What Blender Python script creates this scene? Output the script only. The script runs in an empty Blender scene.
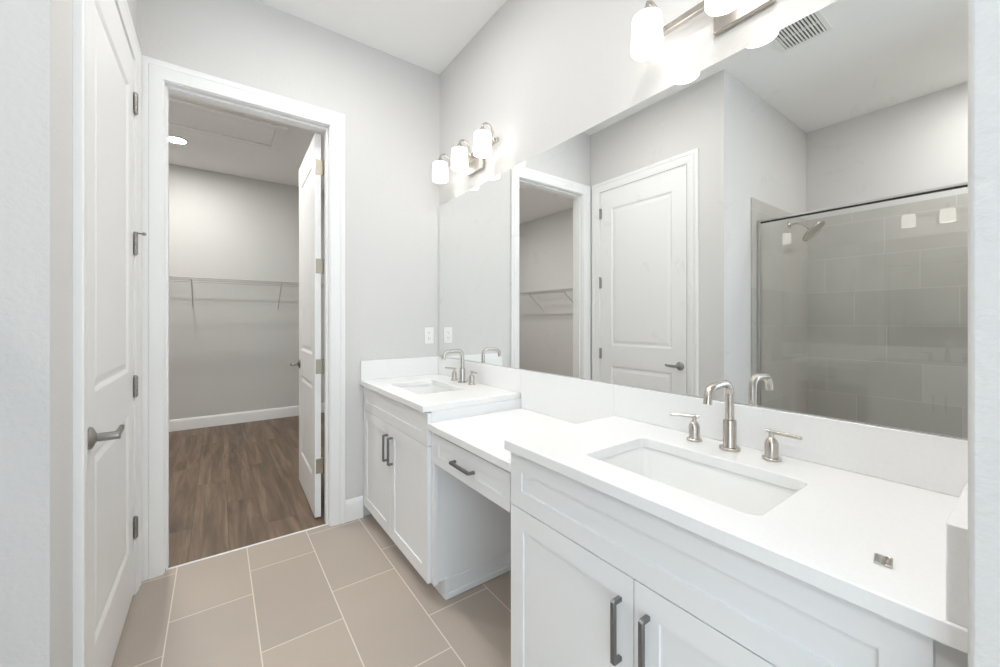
import bpy, bmesh, math
from mathutils import Vector, Matrix

S = bpy.context.scene
COL = S.collection
PI = math.pi

# ------------------------------------------------------------------ camera, world, light, exposure
F_PX, YAW, CY = 394.4, 0.6233, 321.0
cam_d = bpy.data.cameras.new('camera')
cam = bpy.data.objects.new('camera', cam_d); COL.objects.link(cam)
cam_d.sensor_width = 36.0
cam_d.lens = F_PX / 1000 * 36.0
cam_d.shift_y = (CY - 333.5) / 1000.0
cam_d.clip_start = 0.02
cam.location = (-1.304, 0.0, 1.25)
cam.rotation_euler = (PI/2, 0, -YAW)
S.camera = cam

w = bpy.data.worlds.new('sky'); S.world = w; w.use_nodes = True
bg = w.node_tree.nodes['Background']
bg.inputs['Color'].default_value = (0.76, 0.89, 1.0, 1)
bg.inputs['Strength'].default_value = 3.2

def portal(name, loc, rot, sx, sy):
    l = bpy.data.lights.new(name, 'AREA'); l.shape = 'RECTANGLE'; l.size = sx; l.size_y = sy
    l.cycles.is_portal = True
    o = bpy.data.objects.new(name, l); o.location = loc; o.rotation_euler = rot; COL.objects.link(o)
portal('window_portal', (-1.9, -3.06, 1.55), (PI/2, 0, 0), 2.4, 2.2)      # added rear window
portal('window_portal', (-3.30, -1.75, 1.55), (PI/2, 0, -PI/2), 2.0, 2.2)  # added side window

SHADE_EMIT = 2.05
S.view_settings.view_transform = 'Standard'
S.view_settings.look = 'None'
S.view_settings.exposure = 0.56
S.view_settings.gamma = 1.0
S.view_settings.use_curve_mapping = False
S.cycles.use_denoising = True
S.cycles.max_bounces = 14
S.cycles.diffuse_bounces = 8
S.cycles.glossy_bounces = 8
S.cycles.transparent_max_bounces = 12
S.cycles.sample_clamp_indirect = 6.0

# ------------------------------------------------------------------ materials
def new_mat(name):
    m = bpy.data.materials.new(name); m.use_nodes = True
    nt = m.node_tree
    return m, nt, nt.nodes['Principled BSDF']

def srgb(r, g, b):
    f = lambda c: (c/255/12.92) if c/255 <= .04045 else ((c/255+.055)/1.055)**2.4
    return (f(r), f(g), f(b), 1)

def plain(name, col, rough=.5, metal=0.0, bump=0.0, scale=60.0, spec=.5, vary=0.0):
    m, nt, p = new_mat(name)
    p.inputs['Base Color'].default_value = col
    p.inputs['Roughness'].default_value = rough
    p.inputs['Metallic'].default_value = metal
    p.inputs['Specular IOR Level'].default_value = spec
    geo = nt.nodes.new('ShaderNodeNewGeometry')
    nz = nt.nodes.new('ShaderNodeTexNoise'); nz.inputs['Scale'].default_value = scale
    nz.inputs['Detail'].default_value = 4
    nt.links.new(geo.outputs['Position'], nz.inputs['Vector'])
    if vary:
        mx = nt.nodes.new('ShaderNodeMix'); mx.data_type = 'RGBA'
        mx.inputs['A'].default_value = tuple(c*(1-vary) for c in col[:3])+(1,)
        mx.inputs['B'].default_value = tuple(min(1, c*(1+vary)) for c in col[:3])+(1,)
        nt.links.new(nz.outputs['Fac'], mx.inputs['Factor'])
        nt.links.new(mx.outputs['Result'], p.inputs['Base Color'])
    if bump:
        b = nt.nodes.new('ShaderNodeBump'); b.inputs['Strength'].default_value = bump
        b.inputs['Distance'].default_value = .004
        nt.links.new(nz.outputs['Fac'], b.inputs['Height'])
        nt.links.new(b.outputs['Normal'], p.inputs['Normal'])
    return m

def mnode(nt, op, a, b=None):
    n = nt.nodes.new('ShaderNodeMath'); n.operation = op
    for i, v in enumerate((a, b)):
        if v is None: continue
        if isinstance(v, (int, float)): n.inputs[i].default_value = v
        else: nt.links.new(v, n.inputs[i])
    return n.outputs[0]

def tiles(name, ua, va, u0, v0, wu, wv, shift, gap, tile_col, grout_col, var=.05, rough=.45, cloud=3.0):
    """running-bond tiles in world axes ua, va; every next column slides by shift along v"""
    m, nt, p = new_mat(name)
    geo = nt.nodes.new('ShaderNodeNewGeometry')
    sep = nt.nodes.new('ShaderNodeSeparateXYZ'); nt.links.new(geo.outputs['Position'], sep.inputs[0])
    u = mnode(nt, 'SUBTRACT', sep.outputs[ua], u0)
    v = mnode(nt, 'SUBTRACT', sep.outputs[va], v0)
    col = mnode(nt, 'FLOOR', mnode(nt, 'DIVIDE', u, wu))
    v = mnode(nt, 'SUBTRACT', v, mnode(nt, 'MULTIPLY', col, shift))
    row = mnode(nt, 'FLOOR', mnode(nt, 'DIVIDE', v, wv))
    du = mnode(nt, 'PINGPONG', u, wu/2); dv = mnode(nt, 'PINGPONG', v, wv/2)
    d = mnode(nt, 'MINIMUM', du, dv)
    mask = mnode(nt, 'LESS_THAN', d, gap/2)
    cmb = nt.nodes.new('ShaderNodeCombineXYZ'); nt.links.new(col, cmb.inputs[0]); nt.links.new(row, cmb.inputs[1])
    wn = nt.nodes.new('ShaderNodeTexWhiteNoise'); nt.links.new(cmb.outputs[0], wn.inputs['Vector'])
    nz = nt.nodes.new('ShaderNodeTexNoise'); nz.inputs['Scale'].default_value = cloud; nz.inputs['Detail'].default_value = 5
    off = nt.nodes.new('ShaderNodeVectorMath'); off.operation = 'MULTIPLY_ADD'
    nt.links.new(wn.outputs['Color'], off.inputs[0]); off.inputs[1].default_value = (9, 9, 9)
    nt.links.new(geo.outputs['Position'], off.inputs[2])
    nt.links.new(off.outputs[0], nz.inputs['Vector'])
    s = mnode(nt, 'ADD', mnode(nt, 'MULTIPLY', wn.outputs['Value'], .45), mnode(nt, 'MULTIPLY', nz.outputs['Fac'], .75))
    mx = nt.nodes.new('ShaderNodeMix'); mx.data_type = 'RGBA'
    mx.inputs['A'].default_value = tuple(c*(1-var) for c in tile_col[:3])+(1,)
    mx.inputs['B'].default_value = tuple(c*(1+var) for c in tile_col[:3])+(1,)
    nt.links.new(s, mx.inputs['Factor'])
    m2 = nt.nodes.new('ShaderNodeMix'); m2.data_type = 'RGBA'
    nt.links.new(mask, m2.inputs['Factor'])
    nt.links.new(mx.outputs['Result'], m2.inputs['A']); m2.inputs['B'].default_value = grout_col
    nt.links.new(m2.outputs['Result'], p.inputs['Base Color'])
    r = mnode(nt, 'ADD', mnode(nt, 'MULTIPLY', mask, .4), rough); nt.links.new(r, p.inputs['Roughness'])
    b = nt.nodes.new('ShaderNodeBump'); b.inputs['Strength'].default_value = .35; b.inputs['Distance'].default_value = .003
    nt.links.new(mnode(nt, 'SUBTRACT', 1.0, mask), b.inputs['Height']); nt.links.new(b.outputs['Normal'], p.inputs['Normal'])
    return m

def wood(name):
    m, nt, p = new_mat(name)
    geo = nt.nodes.new('ShaderNodeNewGeometry')
    sep = nt.nodes.new('ShaderNodeSeparateXYZ'); nt.links.new(geo.outputs['Position'], sep.inputs[0])
    W, L = .178, 1.22
    u = sep.outputs[0]; v = sep.outputs[1]
    col = mnode(nt, 'FLOOR', mnode(nt, 'DIVIDE', u, W))
    v2 = mnode(nt, 'ADD', v, mnode(nt, 'MULTIPLY', col, .47))
    row = mnode(nt, 'FLOOR', mnode(nt, 'DIVIDE', v2, L))
    gap = mnode(nt, 'LESS_THAN', mnode(nt, 'MINIMUM', mnode(nt, 'PINGPONG', u, W/2), mnode(nt, 'PINGPONG', v2, L/2)), .0009)
    cmb = nt.nodes.new('ShaderNodeCombineXYZ'); nt.links.new(col, cmb.inputs[0]); nt.links.new(row, cmb.inputs[1])
    wn = nt.nodes.new('ShaderNodeTexWhiteNoise'); nt.links.new(cmb.outputs[0], wn.inputs['Vector'])
    st = nt.nodes.new('ShaderNodeVectorMath'); st.operation = 'MULTIPLY'
    nt.links.new(geo.outputs['Position'], st.inputs[0]); st.inputs[1].default_value = (15, 1.1, 1)
    off = nt.nodes.new('ShaderNodeVectorMath'); off.operation = 'MULTIPLY_ADD'
    nt.links.new(wn.outputs['Color'], off.inputs[0]); off.inputs[1].default_value = (20, 20, 20)
    nt.links.new(st.outputs[0], off.inputs[2])
    nz = nt.nodes.new('ShaderNodeTexNoise'); nz.inputs['Scale'].default_value = 1.0; nz.inputs['Detail'].default_value = 7
    nz.inputs['Roughness'].default_value = .62; nz.inputs['Distortion'].default_value = .5
    nt.links.new(off.outputs[0], nz.inputs['Vector'])
    cr = nt.nodes.new('ShaderNodeValToRGB')
    e = cr.color_ramp.elements
    e[0].position = .33; e[0].color = srgb(84, 69, 55)
    e[1].position = .68; e[1].color = srgb(136, 117, 97)
    x = cr.color_ramp.elements.new(.5); x.color = srgb(109, 91, 74)
    nt.links.new(nz.outputs['Fac'], cr.inputs[0])
    tint = nt.nodes.new('ShaderNodeMix'); tint.data_type = 'RGBA'; tint.blend_type = 'MULTIPLY'
    tint.inputs['Factor'].default_value = 1
    nt.links.new(cr.outputs[0], tint.inputs['A'])
    tv = mnode(nt, 'ADD', mnode(nt, 'MULTIPLY', wn.outputs['Value'], .16), .92)
    cc = nt.nodes.new('ShaderNodeCombineColor')
    for i in range(3): nt.links.new(tv, cc.inputs[i])
    nt.links.new(cc.outputs[0], tint.inputs['B'])
    g = nt.nodes.new('ShaderNodeMix'); g.data_type = 'RGBA'
    nt.links.new(gap, g.inputs['Factor']); nt.links.new(tint.outputs['Result'], g.inputs['A'])
    g.inputs['B'].default_value = srgb(70, 54, 44)
    nt.links.new(g.outputs['Result'], p.inputs['Base Color'])
    p.inputs['Roughness'].default_value = .45
    return m

def pane(name, tint, f0=.045):
    m = bpy.data.materials.new(name); m.use_nodes = True
    nt = m.node_tree; nt.nodes.clear()
    out = nt.nodes.new('ShaderNodeOutputMaterial')
    tr = nt.nodes.new('ShaderNodeBsdfTransparent'); tr.inputs[0].default_value = tint
    gl = nt.nodes.new('ShaderNodeBsdfGlossy'); gl.inputs['Roughness'].default_value = 0.0
    lw = nt.nodes.new('ShaderNodeLayerWeight'); lw.inputs['Blend'].default_value = .5
    f = mnode(nt, 'ADD', mnode(nt, 'MULTIPLY', mnode(nt, 'POWER', lw.outputs['Facing'], 5.0), 1-f0), f0)
    mx = nt.nodes.new('ShaderNodeMixShader')
    nt.links.new(f, mx.inputs[0]); nt.links.new(tr.outputs[0], mx.inputs[1]); nt.links.new(gl.outputs[0], mx.inputs[2])
    nt.links.new(mx.outputs[0], out.inputs[0])
    return m

def mirror_mat(name):
    m = bpy.data.materials.new(name); m.use_nodes = True
    nt = m.node_tree; nt.nodes.clear()
    out = nt.nodes.new('ShaderNodeOutputMaterial')
    gl = nt.nodes.new('ShaderNodeBsdfGlossy'); gl.inputs['Roughness'].default_value = 0.0
    gl.inputs['Color'].default_value = (.945, .955, .95, 1)
    df = nt.nodes.new('ShaderNodeBsdfDiffuse'); df.inputs['Color'].default_value = (.8, .8, .8, 1)
    geo = nt.nodes.new('ShaderNodeNewGeometry')
    nz = nt.nodes.new('ShaderNodeTexNoise'); nz.inputs['Scale'].default_value = 9; nz.inputs['Detail'].default_value = 6
    nz.inputs['Roughness'].default_value = .7; nz.inputs['Distortion'].default_value = .8
    nt.links.new(geo.outputs['Position'], nz.inputs['Vector'])
    mr = nt.nodes.new('ShaderNodeMapRange'); mr.inputs['From Min'].default_value = .60; mr.inputs['From Max'].default_value = .78
    mr.inputs['To Max'].default_value = .15
    nt.links.new(nz.outputs['Fac'], mr.inputs['Value'])
    mx = nt.nodes.new('ShaderNodeMixShader')
    nt.links.new(mr.outputs[0], mx.inputs[0]); nt.links.new(gl.outputs[0], mx.inputs[1]); nt.links.new(df.outputs[0], mx.inputs[2])
    nt.links.new(mx.outputs[0], out.inputs[0])
    return m

def glow(name, col, strength):
    m, nt, p = new_mat(name)
    p.inputs['Base Color'].default_value = (.9, .9, .88, 1)
    p.inputs['Roughness'].default_value = .3
    p.inputs['Emission Color'].default_value = col
    p.inputs['Emission Strength'].default_value = strength
    return m

M = {}
M['wall'] = plain('wall_paint', (.66, .652, .64, 1), .75, bump=.36, scale=85, spec=.25)
M['closet_wall'] = plain('closet_wall_paint', (.62, .62, .60, 1), .8, bump=.12, scale=130, spec=.2)
M['ceiling'] = plain('ceiling_paint', (.90, .90, .895, 1), .9, bump=.1, scale=90, spec=.1)
M['trim'] = plain('white_trim_paint', (.85, .85, .845, 1), .38, spec=.4)
M['cab'] = plain('white_cabinet_paint', (.80, .805, .81, 1), .4, spec=.4)
M['quartz'] = plain('white_quartz', (.84, .84, .835, 1), .22, spec=.5, vary=.03, scale=140)
M['china'] = plain('white_china', (.86, .86, .85, 1), .12)
M['nickel'] = plain('brushed_nickel', (.57, .53, .485, 1), .27, metal=1, bump=.03, scale=300)
M['pewter'] = plain('dark_pewter', (.25, .25, .255, 1), .42, metal=1)
M['steel'] = plain('satin_steel', (.55, .54, .52, 1), .33, metal=1)
M['added_led_shower'] = glow('added_led_lens_shower', (1.0, .985, .965, 1), 230.0)  # lens of the added shower light
M['hinge_metal'] = plain('satin_nickel_hinge_warm_lit', (.42, .38, .31, 1), .35, metal=1)  # satin nickel with warm lamp light tinted into its colour
M['hardware'] = plain('satin_nickel_door_hardware', (.36, .345, .325, 1), .3, metal=1)
M['dark'] = plain('dark_gasket_and_recess_shade', (.02, .02, .02, 1), .7)  # gasket black; also stands in for shade inside openings
M['plastic'] = plain('white_plastic', (.84, .84, .82, 1), .35)
M['wire'] = plain('white_wire_coating', (.50, .49, .48, 1), .4)
M['wood'] = wood('wood_plank_floor')
M['floor'] = tiles('floor_tile', 0, 1, -1.4655, .3425+.595*2.0+.595, .2975, .5945, .199, .0045, srgb(176, 164, 152), srgb(222, 213, 201), .10, .4)
M['shower_x'] = tiles('shower_tile_back', 2, 1, .01, .767, .30, .60, .205, .003, srgb(180, 177, 170), srgb(206, 204, 198), .13, .35)
M['shower_y'] = tiles('shower_tile_side', 2, 0, .01, -2.4, .30, .60, .205, .003, srgb(180, 177, 170), srgb(206, 204, 198), .13, .35)
M['glass'] = pane('shower_glass', (.985, .988, .986, 1), .055)
M['window_glass'] = pane('window_glass', (.97, .98, .98, 1), .04)
M['mirror'] = mirror_mat('mirror_glass')
M['shade'] = glow('frosted_shade_glass', (1.0, .96, .91, 1), SHADE_EMIT)
M['led'] = glow('led_lens', (1.0, .98, .95, 1), 330.0)
M['added_led_bath'] = glow('added_led_lens_bathroom', (1.0, .985, .965, 1), 150.0)  # lens of the added bathroom lights

# ------------------------------------------------------------------ mesh helpers
class MB:
    def __init__(s): s.bm = bmesh.new()
    def box(s, x0, x1, y0, y1, z0, z1, mi=0):
        vs = [s.bm.verts.new((x, y, z)) for x in (x0, x1) for y in (y0, y1) for z in (z0, z1)]
        for f in ((0, 1, 3, 2), (4, 6, 7, 5), (0, 4, 5, 1), (2, 3, 7, 6), (0, 2, 6, 4), (1, 5, 7, 3)):
            fc = s.bm.faces.new([vs[i] for i in f]); fc.material_index = mi
        return s
    def loops(s, loops, cap0=True, cap1=True, closed=True, mi=0):
        rings = [[s.bm.verts.new(p) for p in lp] for lp in loops]
        n = len(rings[0])
        for a, b in zip(rings, rings[1:]):
            for i in range(n if closed else n-1):
                j = (i+1) % n
                f = s.bm.faces.new((a[i], a[j], b[j], b[i])); f.material_index = mi
        if cap0: s.bm.faces.new(list(reversed(rings[0]))).material_index = mi
        if cap1: s.bm.faces.new(rings[-1]).material_index = mi
        return s
    def lathe(s, prof, center, axis=(0, 0, 1), n=32, cap0=True, cap1=True, mi=0):
        a = Vector(axis).normalized()
        t = a.orthogonal().normalized(); b = a.cross(t); c = Vector(center)
        s.loops([[c + a*h + (t*math.cos(2*PI*k/n) + b*math.sin(2*PI*k/n))*r for k in range(n)] for r, h in prof], cap0, cap1, mi=mi)
        return s
    def tube(s, pts, r, n=12, mi=0, square=False):
        pts = [Vector(p) for p in pts]; rr = r if isinstance(r, (list, tuple)) else [r]*len(pts)
        up = None; lps = []
        for i, p in enumerate(pts):
            d = (pts[min(i+1, len(pts)-1)] - pts[max(i-1, 0)]).normalized()
            if up is None: up = d.orthogonal().normalized()
            up = (up - d*up.dot(d)).normalized(); b = d.cross(up)
            lps.append([p + (up*math.cos(2*PI*(k+.5)/n) + b*math.sin(2*PI*(k+.5)/n))*rr[i] for k in range(n)])
        s.loops(lps); return s
    def build(s, name, mat, parent=None, bevel=0.0, seg=2, smooth=True):
        bmesh.ops.recalc_face_normals(s.bm, faces=s.bm.faces)
        me = bpy.data.meshes.new(name); s.bm.to_mesh(me); s.bm.free()
        for m in (mat if isinstance(mat, (list, tuple)) else [mat]): me.materials.append(m)
        if smooth:
            me.shade_smooth(); me.set_sharp_from_angle(angle=math.radians(32))
        o = bpy.data.objects.new(name, me); COL.objects.link(o)
        if bevel:
            b = o.modifiers.new('bevel', 'BEVEL'); b.width = bevel; b.segments = seg; b.limit_method = 'ANGLE'; b.angle_limit = math.radians(40)
        if parent is not None:
            o.parent = parent
            o.matrix_parent_inverse = Matrix.Translation(-parent.location) if parent.rotation_euler.z == 0 else parent_inv(parent)
        return o

def parent_inv(p):
    return (Matrix.Translation(p.location) @ p.rotation_euler.to_matrix().to_4x4()).inverted()

def thing(name, label, cat, loc=(0, 0, 0), group=None):
    o = bpy.data.objects.new(name, None); o.empty_display_size = .05; COL.objects.link(o); o.location = loc
    return tag(o, label, cat, group)
def tag(o, label, cat, group=None):
    o['label'] = label; o['category'] = cat
    if group: o['group'] = group
    return o
def struct(o, label=None, cat=None):
    o['kind'] = 'structure'
    if label: o['label'] = label; o['category'] = cat
    return o

def panel_slab(mb, fn, wd, z0, z1, recs, loops, side=1):
    """front face at t=0 of a slab wd wide; recs = (x0,x1,z0,z1) list bottom-up; fn(a,z,t) -> point (t>0 goes out)"""
    V = lambda a, z, t: mb.bm.verts.new(fn(a, z, t))
    def q(*ps): mb.bm.faces.new([V(*p) for p in ps])
    xa, xb = recs[0][0], recs[0][1]
    q((0, z0, 0), (xa, z0, 0), (xa, z1, 0), (0, z1, 0)); q((xb, z0, 0), (wd, z0, 0), (wd, z1, 0), (xb, z1, 0))
    zs = [z0] + [v for r in recs for v in r[2:]] + [z1]
    for i in range(0, len(zs), 2):
        q((xa, zs[i], 0), (xb, zs[i], 0), (xb, zs[i+1], 0), (xa, zs[i+1], 0))
    for r in recs:
        prev = None
        for ins, dep in loops:
            cur = [V(a, z, dep) for a, z in ((r[0]+ins, r[2]+ins), (r[1]-ins, r[2]+ins), (r[1]-ins, r[3]-ins), (r[0]+ins, r[3]-ins))]
            if prev:
                for k in range(4): mb.bm.faces.new((prev[k], prev[(k+1) % 4], cur[(k+1) % 4], cur[k]))
            prev = cur
        mb.bm.faces.new(prev)

def slab_shell(mb, fn, wd, z0, z1, t, back=True):
    V = lambda a, z, tt: mb.bm.verts.new(fn(a, z, tt))
    def q(*ps): mb.bm.faces.new([V(*p) for p in ps])
    q((0, z0, 0), (0, z1, 0), (0, z1, -t), (0, z0, -t)); q((wd, z0, 0), (wd, z0, -t), (wd, z1, -t), (wd, z1, 0))
    q((0, z0, 0), (0, z0, -t), (wd, z0, -t), (wd, z0, 0)); q((0, z1, 0), (wd, z1, 0), (wd, z1, -t), (0, z1, -t))
    if back: q((0, z0, -t), (0, z1, -t), (wd, z1, -t), (wd, z0, -t))

SHAKER = [(0, 0), (.0008, -.0055)]
RAISED = [(0, 0), (.006, -.003), (.014, -.008), (.024, -.008), (.044, -.003)]

def weld(mb): bmesh.ops.remove_doubles(mb.bm, verts=mb.bm.verts, dist=.00005)

def shaker(name, X, y0, y1, z0, z1, rail, t, mat, parent):
    """shaker front facing -X, its face at x = X"""
    mb = MB(); fn = lambda a, z, tt: (X - tt, y0 + a, z)
    panel_slab(mb, fn, y1-y0, z0, z1, [(rail, y1-y0-rail, z0+rail, z1-rail)], SHAKER)
    slab_shell(mb, fn, y1-y0, z0, z1, t); weld(mb)
    return mb.build(name, mat, parent, smooth=False)

def rrect(cx, cy, hx, hy, r, n=6):
    out = []
    for qx, qy, a0 in ((1, 1, 0), (-1, 1, PI/2), (-1, -1, PI), (1, -1, 1.5*PI)):
        for k in range(n+1):
            a = a0 + (PI/2)*k/n
            out.append((cx+qx*(hx-r)+r*math.cos(a), cy+qy*(hy-r)+r*math.sin(a)))
    return out

# ------------------------------------------------------------------ setting
CZ = 3.024
W_L, END, CB = -1.614, 2.56, 5.79      # left wall face, end wall face, closet back face
XB = -3.23                              # shower back wall / closet left wall face
YS = 1.335                              # shower side wall face
struct(MB().box(-3.35, .12, -3.12, 2.584, -.08, 0).build('floor', M['floor']))
struct(MB().box(-3.35, .12, 2.592, 5.91, -.08, 0.002).build('floor_closet', M['wood']))
struct(MB().box(-1.511, -.746, 2.582, 2.594, -.02, .004).build('trim_threshold', M['quartz'], bevel=.002))
struct(MB().box(-3.35, .12, -3.12, 5.91, CZ, CZ+.1).build('ceiling', M['ceiling']))
struct(MB().box(0, .12, -3.12, 5.91, 0, CZ).build('wall_right', M['wall']))

OPX0, OPX1, OPZ = -1.513, -.746, 2.438     # closet opening, clear
mb = MB()
mb.box(-3.23, OPX0-.018, END, 2.68, 0, CZ).box(OPX1+.018, 0, END, 2.68, 0, CZ).box(OPX0-.018, OPX1+.018, END, 2.68, OPZ+.018, CZ)
struct(mb.build('wall_end', M['wall']))
LY0, LY1, LZ = 1.602, 2.432, 2.438         # left-wall door opening, clear
mb = MB()
mb.box(W_L-.12, W_L, YS, LY0-.018, 0, CZ).box(W_L-.12, W_L, LY1+.018, END, 0, CZ).box(W_L-.12, W_L, LY0-.018, LY1+.018, LZ+.018, CZ)
struct(mb.build('wall_left', M['wall']))
struct(MB().box(XB, W_L-.12, YS, YS+.12, 0, CZ).build('wall_shower_side', M['wall']))
struct(MB().box(XB-.12, XB, -.60, 5.91, 0, CZ).build('wall_far_left', M['wall']))
struct(MB().box(XB, 0, CB, CB+.12, 0, CZ).build('wall_closet_back', M['closet_wall']))
struct(MB().box(-.612, 0, -.066, .054, 0, CZ).build('wall_near_right', M['wall'], bevel=.006, seg=3))
# tiled faces of the shower
struct(MB().box(XB, -2.04, YS-.012, YS, 0, 2.196).build('wall_shower_tile_side', M['shower_y']))
struct(MB().box(XB, XB+.012, -.25, YS-.012, 0, 2.196).build('wall_shower_tile_back', M['shower_x']))
struct(MB().box(XB+.012, -2.04, -.37, -.25, 0, CZ).build('wall_shower_end', M['shower_y']))
struct(MB().box(-2.19, -2.08, -.25, YS-.012, 0, .10).build('trim_shower_curb', M['quartz'], bevel=.004))
# unseen rear of the room, with windows added to bring in daylight
mb = MB(); mb.box(-3.35, -3.1, -3.12, -3.0, 0, CZ).box(-.7, 0, -3.12, -3.0, 0, CZ).box(-3.1, -.7, -3.12, -3.0, 0, .45).box(-3.1, -.7, -3.12, -3.0, 2.65, CZ)
struct(mb.build('wall_rear', M['wall']))
mb = MB(); mb.box(XB-.12, XB, -3.0, -2.75, 0, CZ).box(XB-.12, XB, -.75, -.60, 0, CZ).box(XB-.12, XB, -2.75, -.75, 0, .45).box(XB-.12, XB, -2.75, -.75, 2.65, CZ)
struct(mb.build('wall_rear_left', M['wall']))
mb = MB()
for a, b in ((-3.1, -3.05), (-1.925, -1.875), (-.75, -.7)): mb.box(a, b, -3.10, -3.03, .45, 2.65)
for a, b in ((.45, .5), (2.6, 2.65)): mb.box(-3.05, -.75, -3.10, -3.03, a, b)
struct(mb.build('added_window_1', M['trim']))
mb = MB()
for a, b in ((-2.75, -2.70), (-1.775, -1.725), (-.80, -.75)): mb.box(XB-.10, XB-.03, a, b, .45, 2.65)
for a, b in ((.45, .5), (2.6, 2.65)): mb.box(XB-.10, XB-.03, -2.70, -.80, a, b)
struct(mb.build('added_window_2', M['trim']))

# door casings with jambs
CAS = [(.004, 0), (.004, .010), (.010, .013), (.022, .013), (.030, .0165), (.056, .0175), (.060, .0130), (.064, .0175), (.074, .0205), (.086, .0205), (.090, .017), (.090, 0)]
def casing(mb, fn, a0, a1, zt):
    lps = []
    for u, t in CAS:
        lps.append([fn(a0-u, 0, t), fn(a0-u, zt+u, t), fn(a1+u, zt+u, t), fn(a1+u, 0, t)])
    mb.loops(lps, cap0=False, cap1=False, closed=False)
    for i in (0, 3): mb.bm.faces.new([mb.bm.verts.new(l[i]) for l in lps])
mb = MB()
casing(mb, lambda a, z, t: (a, END-t, z), OPX0, OPX1, OPZ)
casing(mb, lambda a, z, t: (a, 2.68+t, z), OPX0, OPX1, OPZ)
mb.box(OPX0-.018, OPX0, END, 2.68, 0, OPZ).box(OPX1, OPX1+.018, END, 2.68, 0, OPZ).box(OPX0-.018, OPX1+.018, END, 2.68, OPZ, OPZ+.018)
mb.box(OPX0, OPX0+.011, 2.595, 2.635, 0, OPZ).box(OPX1-.011, OPX1, 2.595, 2.635, 0, OPZ).box(OPX0+.011, OPX1-.011, 2.595, 2.635, OPZ-.011, OPZ)
struct(mb.build('trim_2', M['trim']))
mb = MB()
casing(mb, lambda a, z, t: (W_L+t, a, z), LY0, LY1, LZ)
mb.box(W_L-.12, W_L, LY0-.018, LY0, 0, LZ).box(W_L-.12, W_L, LY1, LY1+.018, 0, LZ).box(W_L-.12, W_L, LY0-.018, LY1+.018, LZ, LZ+.018)
mb.box(W_L-.075, W_L-.04, LY0, LY0+.011, 0, LZ).box(W_L-.075, W_L-.04, LY1-.011, LY1, 0, LZ).box(W_L-.075, W_L-.04, LY0+.011, LY1-.011, LZ-.011, LZ)
struct(mb.build('trim_1', M['trim']))

# baseboards
def base(name, fn, a0, a1, h=.133):
    prof = [(0, 0), (.014, 0), (.014, h-.03), (.011, h-.014), (.006, h-.004), (.004, h), (0, h)]
    mb = MB(); mb.loops([[fn(a, z, t) for t, z in prof] for a in (a0, a1)])
    return struct(mb.build(name, M['trim']))
base('baseboard_end', lambda a, z, t: (a, END-t, z), OPX1+.091, -.545)
base('baseboard_left', lambda a, z, t: (W_L+t, a, z), YS, LY0-.091)
base('baseboard_shower_side', lambda a, z, t: (a, YS-t, z), -2.039, W_L)
base('baseboard_closet_back', lambda a, z, t: (a, CB-t, z), XB+.015, 0)
base('baseboard_closet_left', lambda a, z, t: (XB+t, a, z), 2.68, CB-.015)

# ------------------------------------------------------------------ doors
def house_door(mb, fn, wd, z0, z1, t):
    st = .118
    recs = [(st, wd-st, .245, .845), (st, wd-st, 1.03, z1-.165)]
    panel_slab(mb, fn, wd, z0, z1, recs, RAISED)
    panel_slab(mb, lambda a, z, tt: fn(a, z, -t-tt), wd, z0, z1, recs, RAISED)
    slab_shell(mb, fn, wd, z0, z1, t, back=False); weld(mb)

def hinge_mesh(p, ax, n, leaves):
    """knuckle with pin along z at p; leaves = list of (dir, width) plates lying in the plane of dir and z"""
    mb = MB(); x, y, z = p; H = .046
    for k in range(5):
        a = z-H+k*2*H/5
        mb.lathe([(.0092, a-z+.0008), (.0092, a-z+2*H/5-.0008)], (x, y, z), n=14)
    mb.lathe([(.004, -H-.004), (.0055, -H-.003), (.0055, H+.003), (.004, H+.005)], (x, y, z), n=10)
    for (dx, dy), wdt in leaves:
        nx, ny = -dy*.0012, dx*.0012
        mb.loops([[(x+nx, y+ny, zz), (x-nx, y-ny, zz), (x+dx*wdt-nx, y+dy*wdt-ny, zz), (x+dx*wdt+nx, y+dy*wdt+ny, zz)] for zz in (z-H, z+H)])
        for sz in (-.028, 0, .028):
            c = Vector((x+dx*wdt*.6, y+dy*wdt*.6, z+sz))
            mb.lathe([(.0042, 0), (.003, .0024)], c + Vector((nx, ny, 0)), (nx, ny, 0), n=10)
            mb.lathe([(.0042, 0), (.003, .0024)], c - Vector((nx, ny, 0)), (-nx, -ny, 0), n=10)
    return mb

def lever_handle(name, P, out, along, parent, neck=.058, length=.090):
    """rose, neck and flat lever; P on the door face, out = face normal, along = lever direction"""
    P, out, along = Vector(P), Vector(out), Vector(along)
    mb = MB()
    mb.lathe([(.033, 0), (.033, .004), (.030, .008), (.016, .014), (.0115, .018), (.0125, .022), (.0125, neck+.008), (.011, neck+.010)], P, out, n=28)
    c = P + out*neck
    pts = [c - along*.008, c + along*.03, c + along*.075 + Vector((0, 0, .002)), c + along*length + Vector((0, 0, .006))]
    hs = [.0105, .0105, .0085, .007]
    lps = []
    for p_, h_ in zip(pts, hs):
        lps.append([p_ + out*sx*.0065 + Vector((0, 0, sz*h_)) for sx, sz in ((-1, -.6), (-.5, -1), (.5, -1), (1, -.6), (1, .6), (.5, 1), (-.5, 1), (-1, .6))])
    mb.loops(lps)
    return mb.build(name, M['hardware'], parent)

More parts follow.
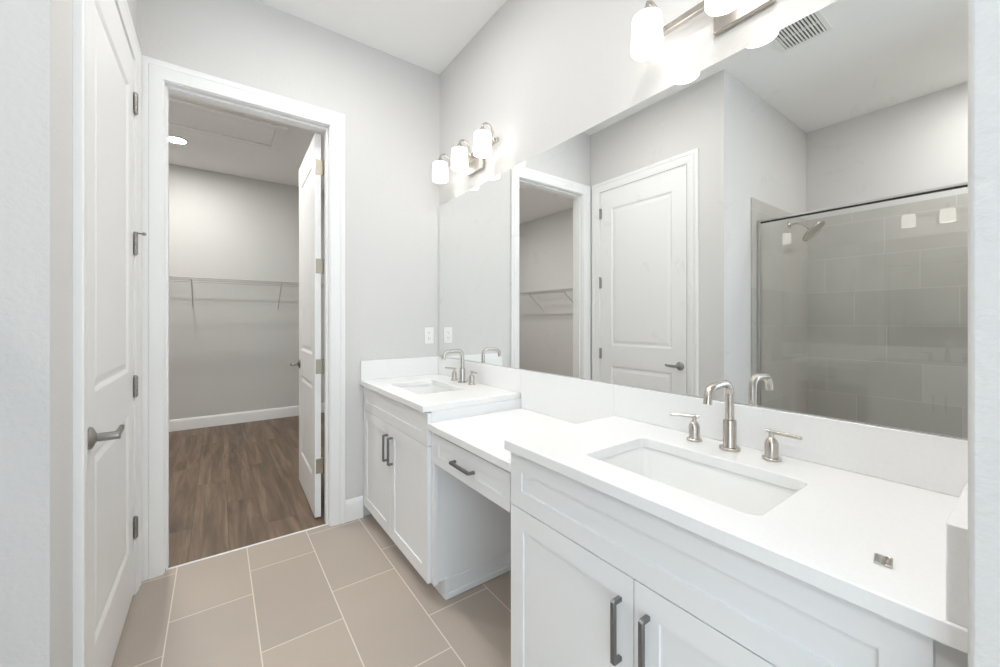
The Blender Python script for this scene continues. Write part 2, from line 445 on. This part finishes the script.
# closed door in the left wall
mb = MB(); wd = LY1-LY0-.006
house_door(mb, lambda a, z, t: (W_L+.004+t, LY0+.003+a, z), wd, .012, LZ-.003, .035)
d1 = struct(mb.build('door_1', M['trim'], smooth=False), 'closed white two-panel door beside the closet doorway', 'door')
for z in (2.241, 1.599, .952, .309):
    hinge_mesh((W_L+.0105, LY1-.001, z), 0, 0, [((0, -1), .019), ((0, 1), .006)]).build('hinge', M['hardware'], d1)
lever_handle('door_handle', (W_L+.004, LY0+.053, .903), (1, 0, 0), (0, 1, 0), d1)
mb = MB(); p0 = Vector((W_L+.0105, LY1-.001, 1.65))
mb.tube([p0 + Vector((-.004, 0, 0)), p0 + Vector((.012, -.006, 0)), p0 + Vector((.028, -.018, -.003))], .0038, 8)
mb.lathe([(.007, 0), (.008, .004), (.006, .010)], p0 + Vector((.028, -.018, -.003)), (.045, -.03, -.004), n=12)
mb.lathe([(.0085, -.006), (.0085, .006)], p0, n=12)
mb.build('hinge_pin_stop', M['hardware'], d1)

# open closet door, swung into the closet
dr = bpy.data.objects.new('door_2', None); COL.objects.link(dr); dr.location = (-.7665, 2.688, 0); dr.rotation_euler = (0, 0, math.radians(-1.7))
struct(dr, 'open white two-panel door swung into the closet', 'door')
mb = MB(); house_door(mb, lambda a, z, t: (-.035-t, .004+a, z), .735, .012, 2.432, .035)
o = mb.build('door_slab', M['trim'], smooth=False); o.parent = dr
for z in (2.222, 1.597, .962, .333):
    mb = MB(); H = .046
    mb.lathe([(.0068, -H), (.0068, H)], (.008, .006, z), n=12)
    mb.lathe([(.004, -H-.004), (.0055, -H-.002), (.0055, H+.002), (.004, H+.004)], (.008, .006, z), n=10)
    mb.box(-.030, .008, .0015, .004, z-H, z+H)
    for sz in (-.028, 0, .028): mb.lathe([(.0042, 0), (.003, .0016)], (-.020, .0015, z+sz), (0, -1, 0), n=10)
    mb.box(.0185, .0205, -.030, .006, z-H, z+H)
    o = mb.build('hinge', M['hinge_metal']); o.parent = dr
for sx, nm in ((-1, 'door_handle'), (1, 'door_handle')):
    lever_handle(nm, ((-.035 if sx < 0 else 0), .735-.06, .922), (sx, 0, 0), (0, -1, 0), None).parent = dr

# ------------------------------------------------------------------ mirror
mb = MB(); mb.box(-.008, -.002, .0575, 2.552, .9985, 2.0755)
tag(mb.build('vanity_mirror', M['mirror'], bevel=.0015, seg=1, smooth=False), 'long frameless mirror above the vanity backsplash', 'mirror')

# ------------------------------------------------------------------ vanities
CT, CTH, CF = .8742, .030, -.564           # worktop top, thickness, front
SPL = .9965

def pull(name, P, axis, length, parent):
    """square bar pull standing off a face that looks to -X; P = centre on the face"""
    x, y, z = P; h = length/2; b = .0052; mb = MB(); so = .030
    def seg(a0, a1, x0, x1):
        if axis == 'z': mb.box(x0, x1, y-b, y+b, z+a0, z+a1)
        else: mb.box(x0, x1, y+a0, y+a1, z-b, z+b)
    def pt(a, xx, s): return (xx, y+s*b, z+a) if axis == 'z' else (xx, y+a, z+s*b)
    outer = [(-h, x), (-h, x-so+.006), (-h+.004, x-so), (h-.004, x-so), (h, x-so+.006), (h, x), (h-.0105, x), (h-.0105, x-so+.0105), (-h+.0105, x-so+.0105), (-h+.0105, x)]
    mb.loops([[pt(a, xx, s) for a, xx in outer] for s in (-1, 1)], cap0=False, cap1=False)
    for s in (-1, 1):
        vs = [mb.bm.verts.new(pt(a, xx, s)) for a, xx in outer]
        for idx in ((0, 1, 8, 9), (1, 2, 3, 4, 7, 8), (4, 5, 6, 7)): mb.bm.faces.new([vs[i] for i in idx])
    weld(mb)
    return mb.build(name, M['pewter'], parent, bevel=.0008, seg=1)

def vanity(y0, y1, d0, d1, split, zb, label, fill):
    """cabinet y0..y1 with fronts from d0 to d1"""
    c = thing('vanity_cabinet', label, 'cabinet', (-.3, (y0+y1)/2, 0), 'white shaker vanity cabinets')
    XF = -.525; top = CT-CTH
    mb = MB(); t = .018
    mb.box(XF, -.004, y0, y0+t, zb+.002, top).box(XF, -.004, y1-t, y1, zb+.002, top)          # sides
    mb.box(-.473, -.004, y0, y0+t, 0.001, zb+.002).box(-.473, -.004, y1-t, y1, 0.001, zb+.002)
    mb.box(XF, -.004, y0+t, y1-t, zb+.002, zb+.02).box(-.012, -.004, y0+t, y1-t, zb+.02, top) # bottom, back
    mb.box(XF, XF+.019, y0+t, y1-t, zb+.02, zb+.06).box(XF, XF+.019, y0+t, y1-t, top-.03, top).box(XF, XF+.019, y0+t, y1-t, split-.02, split+.02)
    mb.box(XF, XF+.019, y0+t, y0+.04, zb+.06, top-.03).box(XF, XF+.019, y1-.04, y1-t, zb+.06, top-.03)
    if fill: mb.box(XF, XF+.019, fill[0], fill[1], zb+.002, top)
    mb.build('carcass', M['cab'], c)
    MB().box(-.473, -.460, y0+t, y1-t, .001, zb).build('toe_kick', M['cab'], c)
    shaker('false_drawer_front', XF-.0205, d0, d1, split+.002, top-.006, .052, .020, M['cab'], c)
    mid = (d0+d1)/2
    for a, b, s in ((d0, mid-.0015, 1), (mid+.0015, d1, -1)):
        dd = shaker('cabinet_door', XF-.0205, a, b, zb, split-.0015, .060, .020, M['cab'], c)
        pull('handle', (XF-.0205, (b-.035) if s > 0 else (a+.035), split-.058-.0735), 'z', .147, dd)
    return c

vanity(.085, .998, .088, .996, .672, .086, 'white two-door vanity cabinet nearest, under the large sink counter with wide false drawer', (.0555, .085))
vanity(1.602, 2.535, 1.604, 2.533, .692, .086, 'white two-door vanity cabinet in the far corner beside the closet doorway', (2.535, 2.558))

def counter(name, label, y0, y1, top, hole=None, end=None, front=CF, spl=(0, 0), group='white quartz worktops'):
    mb = MB(); bm = mb.bm
    outer = [(front, y0), (-.0015, y0), (-.0015, y1), (front, y1)]
    ov = [bm.verts.new((x, y, top)) for x, y in outer]
    es = [bm.edges.new((ov[i], ov[(i+1) % 4])) for i in range(4)]
    iv = []
    if hole:
        iv = [bm.verts.new((x, y, top)) for x, y in hole]
        es += [bm.edges.new((iv[i], iv[(i+1) % len(iv)])) for i in range(len(iv))]
    r = bmesh.ops.triangle_fill(bm, edges=es, use_beauty=True)
    fs = [f for f in r['geom'] if isinstance(f, bmesh.types.BMFace)]
    ex = bmesh.ops.extrude_face_region(bm, geom=fs)
    bmesh.ops.translate(bm, verts=[v for v in ex['geom'] if isinstance(v, bmesh.types.BMVert)], vec=(0, 0, -CTH))
    o = mb.build(name, M['quartz'], bevel=.0022, seg=2)
    tag(o, label, 'countertop', group)
    MB().box(-.0200, -.0015, spl[0], spl[1], top+.0003, SPL).build('backsplash', M['quartz'], o, bevel=.0015)
    if end: MB().box(front+.004, -.0203, end[0], end[1], top+.0003, SPL).build('side_splash', M['quartz'], o, bevel=.0015)
    return o

def sink_hole(yc): return rrect(-.3225, yc, .1400, .2200, .022)
counter('countertop', 'white quartz countertop with the large sink nearest the camera', .0555, 1.007, CT, sink_hole(.545), (.0555, .0755), spl=(.0555, 1.007))
counter('countertop', 'white quartz countertop with sink in the far corner against the end wall', 1.615, 2.558, CT, sink_hole(2.09), (2.538, 2.558), spl=(1.6015, 2.558))
counter('countertop', 'lower white quartz makeup countertop between the two sink counters', .9995, 1.6005, .798, None, None, front=-.5465, spl=(1.0075, 1.6005))

def sink(yc, label):
    t = thing('sink', label, 'sink', (-.3225, yc, CT-CTH-.15), 'white undermount sinks')
    mb = MB(); zt = CT-CTH-.0005
    lv = [(.160, .240, .03, zt), (.146, .226, .026, zt), (.144, .224, .026, zt-.006), (.130, .210, .035, zt-.095), (.120, .200, .045, zt-.122), (.100, .180, .05, zt-.134), (.03, .03, .0299, zt-.139)]
    rings = [[(x, y, z) for x, y in rrect(-.3225, yc, hx, hy, r)] for hx, hy, r, z in lv]
    back = [[(x, y, z) for x, y in rrect(-.3225, yc, hx, hy, r)] for hx, hy, r, z in ((.03, .03, .0299, zt-.150), (.115, .195, .05, zt-.146), (.142, .222, .04, zt-.110), (.156, .236, .03, zt-.012), (.160, .240, .03, zt-.012))]
    mb.loops(rings + back + [rings[0]], cap0=False, cap1=False); weld(mb)
    mb.build('basin', M['china'], t)
    d = MB(); d.lathe([(.0225, -.002), (.0225, .002), (.019, .0035), (.016, .001), (.0155, .004), (.011, .0065), (.0, .0075)][:6], (-.3225, yc, zt-.138), n=24)
    d.build('drain', M['nickel'], t)
sink(.545, 'white rectangular undermount sink in the nearest counter')
sink(2.09, 'white rectangular undermount sink in the far corner counter')

def arc(c, r, a0, a1, u, v, n=8):
    c, u, v = Vector(c), Vector(u), Vector(v)
    return [c + u*r*math.cos(a0+(a1-a0)*k/n) + v*r*math.sin(a0+(a1-a0)*k/n) for k in range(n+1)]
def faucet(yc, label, lv):
    xb = -.084; z = CT+.0006
    t = thing('faucet', label, 'faucet', (xb, yc, z), 'brushed nickel widespread faucets')
    mb = MB()
    mb.lathe([(.0275, 0), (.0275, .006), (.025, .008), (.0185, .0085), (.0175, .012), (.0175, .082), (.0165, .086), (.0125, .088)], (xb, yc, z), n=32)
    top = z+.195; reach = .128; r = .034
    pts = [Vector((xb, yc, z+.085)), Vector((xb, yc, top-r))]
    pts += arc((xb-r, yc, top-r), r, 0, PI/2, (1, 0, 0), (0, 0, 1))[1:]
    pts += [Vector((xb-r-.02, yc, top+.0005)), Vector((xb-reach+r+.006, yc, top-.002))]
    pts += arc((xb-reach+r+.002, yc, top-.002-r), r, PI/2, PI*.97, (1, 0, 0), (0, 0, 1))[1:]
    pts += [pts[-1] + Vector((-.003, 0, -.016))]
    mb.tube(pts, [.0118, .0115] + [.0112]*(len(pts)-2), 16)
    mb.build('spout', M['nickel'], t)
    for s, (dx, dy) in ((1, lv[0]), (-1, lv[1])):
        y = yc + s*.1065
        b = MB()
        b.lathe([(.0225, 0), (.0225, .005), (.0205, .007), (.0165, .0075), (.016, .011), (.016, .044), (.0135, .052), (.0095, .057), (.0065, .060), (.0065, .078)], (xb+.002, y, z), n=28)
        h = b.build('handle_base', M['nickel'], t)
        l = MB(); d = Vector((dx, dy, 0)).normalized(); c = Vector((xb+.002, y, z+.075))
        l.tube([c - d*.014, c - d*.0135, c + d*.0705, c + d*.071], [.004, .0052, .0048, .004], 14)
        l.build('lever', M['nickel'], h)
    return t
faucet(.545, 'brushed nickel widespread faucet behind the nearest sink', ((-.55, 1), (-.12, -1)))
faucet(2.09, 'brushed nickel widespread faucet behind the far corner sink', ((-.45, 1), (-.15, -1)))

# makeup drawer unit with its knee space
t = thing('makeup_desk', 'white makeup desk with one shallow drawer and open knee space between vanities', 'cabinet', (-.3, 1.29, 0))
mb = MB()
mb.box(-.530, -.004, 1.582, 1.600, .0885, .767).box(-.530, -.511, 1.572, 1.582, .0885, .767)     # side panel with its front stile
mb.box(-.473, -.004, 1.582, 1.600, .001, .0885)
mb.build('side_panel', M['cab'], t, bevel=.001, seg=1)
MB().box(-.473, -.004, 1.571, 1.5815, .001, .030).build('base_strip', M['cab'], t, bevel=.003)
MB().box(-.474, -.455, 1.571, 1.5815, .0305, .100).build('corner_block', M['cab'], t, bevel=.002)
mb = MB()
mb.box(-.508, -.489, 1.001, 1.571, .640, .767).box(-.489, -.004, 1.558, 1.571, .660, .767).box(-.489, -.004, 1.001, 1.014, .660, .767).box(-.022, -.004, 1.014, 1.558, .660, .767)
mb.build('apron_frame', M['cab'], t)
dw = shaker('drawer', -.530, 1.022, 1.570, .627, .755, .040, .020, M['cab'], t)
pull('handle', (-.530, 1.31, .690), 'y', .150, dw)

# ------------------------------------------------------------------ vanity lights
def vanity_light(yc, label):
    t = thing('vanity_light', label, 'wall light', (0, yc, 2.21), 'three-shade brushed nickel vanity lights')
    MB().box(-.022, -.0015, yc-.085, yc+.085, 2.163, 2.285).build('backplate', M['nickel'], t, bevel=.003)
    MB().box(-.040, -.0225, yc-.262, yc+.262, 2.252, 2.276).build('crossbar', M['nickel'], t, bevel=.002)
    for k in (-1, 0, 1):
        y = yc + k*.250; xs = -.126; zt = 2.300
        mb = MB()
        pts = [Vector(q_) for q_ in ((-.036, y, 2.256), (-.047, y, 2.257), (-.053, y, 2.264), (-.055, y, 2.280), (-.058, y, 2.300), (-.066, y, 2.318), (-.080, y, 2.331), (-.097, y, 2.336), (-.112, y, 2.333), (-.122, y, 2.324), (-.126, y, 2.311))]
        mb.tube(pts, .0058, 10)
        mb.lathe([(.030, 0), (.030, .003), (.0150, .006), (.0150, .019), (.0105, .026), (.0065, .034)], (xs, y, 2.2765), n=24)
        a = mb.build('arm', M['nickel'], t)
        s = MB()
        s.lathe([(.014, 2.2755), (.040, 2.2745), (.0455, 2.271), (.0478, 2.264), (.0492, 2.230), (.0502, 2.190), (.0502, 2.160), (.0490, 2.158), (.0475, 2.160), (.0472, 2.190), (.0462, 2.230), (.0450, 2.261), (.042, 2.267), (.014, 2.2715)], (xs, y, 0), n=36, cap0=False, cap1=False)
        s.build('lamp_shade', M['shade'], t)
vanity_light(.540, 'three-shade nickel vanity light above the nearest sink, cut by the top of the photo')
vanity_light(2.052, 'three-shade nickel vanity light in the far corner near the end wall')

# ------------------------------------------------------------------ outlet, clip
t = thing('wall_outlet', 'white double outlet on the end wall above the corner splash', 'outlet', (-.083, END, 1.147))
mb = MB(); mb.box(-.118, -.048, END-.006, END-.0005, 1.0895, 1.2045); mb.build('cover_plate', M['plastic'], t, bevel=.003)
for z in (1.1665, 1.1275):
    mb = MB(); mb.box(-.0995, -.0665, END-.0085, END-.0061, z-.0145, z+.0145)
    r_ = mb.build('receptacle', M['plastic'], t, bevel=.004, seg=3)
    mb = MB()
    for dx, h in ((-.0065, .0045), (.0065, .0036)): mb.box(-.083+dx-.001, -.083+dx+.001, END-.0090, END-.00855, z+.003-h, z+.003+h)
    mb.lathe([(.0022, 0), (.0022, .0004)], (-.083, END-.00855, z-.008), (0, -1, 0), n=10)
    mb.build('slots', M['dark'], r_)  # dark slivers on the face stand in for shade inside the slots

mb = MB(); q = Matrix.Translation((-.459, .150, CT+.0003)) @ Matrix.Rotation(math.radians(-82), 4, 'Z')
def qbox(m_, a0, a1, b0, b1, c0, c1):
    n0 = len(m_.bm.verts); m_.box(a0, a1, b0, b1, c0, c1)
    m_.bm.verts.ensure_lookup_table()
    for v in m_.bm.verts[n0:]: v.co = q @ v.co
clip = thing('metal_clip', 'small two-tone grey metal clip lying on the nearest counter', 'clip', (-.459, .150, CT))
mb = MB(); qbox(mb, -.011, .001, -.0155, .0155, 0, .003); qbox(mb, -.009, -.007, -.0155, .0155, .0031, .004); qbox(mb, -.004, -.002, -.0155, .0155, .0031, .004)
mb.build('clip_body', M['steel'], clip, bevel=.0006, seg=1)
mb = MB(); qbox(mb, .0012, .010, -.0165, -.0135, 0, .0035); qbox(mb, .0012, .010, .0135, .0165, 0, .0035); qbox(mb, .0012, .010, -.0135, .0135, 0, .0012); qbox(mb, .0078, .010, -.0135, .0135, .0013, .0035)
mb.build('clip_tip', M['nickel'], clip, bevel=.0006, seg=1)

# ------------------------------------------------------------------ shower
XG = -2.136
t = thing('shower_screen', 'framed clear glass shower screen seen in the mirror', 'shower screen', (XG, .5, .10))
MB().box(XG-.004, XG+.004, -.235, YS-.034, .112, 2.005).build('glass_panel', M['glass'], t, smooth=False)
mb = MB(); mb.box(XG-.014, XG+.014, -.249, YS-.034, 2.0145, 2.029); mb.build('header_rail', M['steel'], t, bevel=.002)
mb = MB(); mb.box(XG-.010, XG+.010, -.249, YS-.034, 2.0055, 2.0142); mb.build('glazing_gasket', M['dark'], t)
mb = MB(); mb.box(XG-.016, XG+.016, YS-.0335, YS-.0125, .101, 2.031); mb.build('wall_jamb', M['steel'], t, bevel=.002)
mb = MB(); mb.box(XG-.014, XG+.014, -.249, YS-.034, .101, .1115); mb.build('bottom_rail', M['steel'], t, bevel=.002)
t = thing('rain_shower', 'round nickel shower head on a curved arm inside the glass shower', 'shower head', (-2.77, YS-.012, 2.087))
mb = MB(); mb.lathe([(.030, 0), (.030, .004), (.022, .010), (.012, .013)], (-2.77, YS-.0125, 2.087), (0, -1, 0), n=24)
mb.build('flange', M['nickel'], t)
mb = MB(); mb.tube([(-2.77, YS-.02, 2.087), (-2.77, YS-.06, 2.092), (-2.77, YS-.10, 2.083), (-2.77, YS-.135, 2.058), (-2.77, YS-.155, 2.035)], .0085, 12); mb.build('arm', M['nickel'], t)
ax = Vector((0, -.72, -.70)); c = Vector((-2.77, YS-.155, 2.033))
mb = MB(); mb.lathe([(.010, -.006), (.015, .004), (.016, .014), (.030, .022), (.075, .032), (.098, .040), (.100, .045), (.098, .050), (.090, .0505), (.088, .048)], c, ax, n=36)
mb.build('spray_head', M['nickel'], t)

# unseen ceiling lights added to brighten the bathroom and shower
ADDED_LEDS = [(-.82, 1.72, 'added unseen round bathroom ceiling light over the makeup counter'), (-.85, .35, 'added unseen round bathroom ceiling light over the nearest sink'), (-2.65, .02, 'added unseen round ceiling light inside the shower')]

# exhaust grille on the ceiling
t = thing('ceiling_vent', 'square white slatted vent on the ceiling, seen at the mirror top edge', 'vent', (-1.60, .88, CZ))
mb = MB(); x0, x1, y0, y1 = -1.745, -1.445, .76, 1.02
z0, z1 = CZ-.012, CZ-.001
mb.box(x0, x0+.025, y0, y1, z0, z1).box(x1-.025, x1, y0, y1, z0, z1).box(x0+.025, x1-.025, y0, y0+.025, z0, z1).box(x0+.025, x1-.025, y1-.025, y1, z0, z1)
mb.box((x0+x1)/2-.005, (x0+x1)/2+.005, y0+.025, y1-.025, z0, z1)
mb.build('vent_frame', M['plastic'], t, bevel=.002)
mb = MB(); n = 12
for k in range(n):
    y = y0+.025+(k+.5)*(y1-y0-.05)/n
    mb.box(x0+.025, x1-.025, y-.0048, y+.0048, z0+.001, z0+.005)
mb.build('slats', M['plastic'], t)
MB().box(x0+.025, x1-.025, y0+.025, y1-.025, z1-.001, z1).build('duct_shade_sheet', M['dark'], t)  # flat dark sheet standing in for the shade behind the slats

# ------------------------------------------------------------------ closet
def led(x, y, label, mat='led'):
    t = thing('ceiling_light', label, 'ceiling light', (x, y, CZ))
    mb = MB(); mb.lathe([(.095, -.001), (.095, -.006), (.085, -.014), (.072, -.016), (.070, -.012), (.070, -.001)], (x, y, CZ), n=40); mb.build('trim_ring', M['plastic'], t)
    mb = MB(); mb.lathe([(.0695, -.0125), (.060, -.0150), (.03, -.0165)], (x, y, CZ), n=40); mb.build('lens', M[mat], t)
for bx, by, bl in ADDED_LEDS: led(bx, by, bl, 'added_led_shower' if bx < -2 else 'added_led_bath')
led(-1.62, 4.96, 'small round ceiling light glowing in the closet')
led(-1.62, 3.35, 'added second round closet ceiling light, unseen above the closet doorway')  # added out of view to brighten the closet

t = thing('attic_hatch', 'white attic hatch framed in the closet ceiling', 'hatch', (-1.4, 4.36, CZ))
mb = MB(); x0, x1, y0, y1, f = -2.05, -.770, 4.07, 4.655, .09
mb.box(x0, x0+f, y0, y1, CZ-.018, CZ-.001).box(x1-f, x1, y0, y1, CZ-.018, CZ-.001).box(x0+f, x1-f, y0, y0+f, CZ-.018, CZ-.001).box(x0+f, x1-f, y1-f, y1, CZ-.018, CZ-.001)
mb.build('hatch_frame', M['trim'], t, bevel=.004)
MB().box(x0+f+.004, x1-f-.004, y0+f+.004, y1-f-.004, CZ-.010, CZ-.001).build('hatch_panel', M['ceiling'], t, bevel=.003)

def wire_shelf(fn, a0, a1, braces, label, loc):
    """fn(a, out, z): a along the wall, out = distance from it"""
    Z = 1.722; D = .36
    t = thing('wire_shelf', label, 'shelf', loc, 'white wire closet shelves')
    mb = MB()
    for out, z, r in ((D, Z, .0065), (D, Z-.045, .0045), (.012, Z, .0035), (.12, Z-.004, .003), (.24, Z-.004, .003)):
        mb.tube([fn(a0, out, z), fn(a1, out, z)], r, 6)
    n = int((a1-a0)/.027)
    for k in range(n+1):
        a = a0 + (a1-a0)*k/n
        mb.tube([fn(a, .012, Z+.002), fn(a, D, Z+.002), fn(a, D+.002, Z-.045)], .0017, 4)
    mb.build('wire_deck', M['wire'], t)
    for a in braces:
        b = MB(); b.tube([fn(a, D+.003, Z-.012), fn(a, D-.01, Z-.022), fn(a, .008, Z-.30), fn(a, .006, Z-.335)], .0055, 8)
        b.build('brace', M['wire'], t)
wire_shelf(lambda a, o_, z: (a, CB-o_, z), XB+.37, -.01, (-2.4, -1.525, -.66), 'white wire shelf with braces along the back wall of the closet', (-1.6, CB, 1.72))
wire_shelf(lambda a, o_, z: (XB+o_, a, z), 2.72, CB-.37, (3.3, 4.2, 5.0), 'white wire shelf on the closet side wall, seen only in the mirror', (XB, 4.2, 1.72))
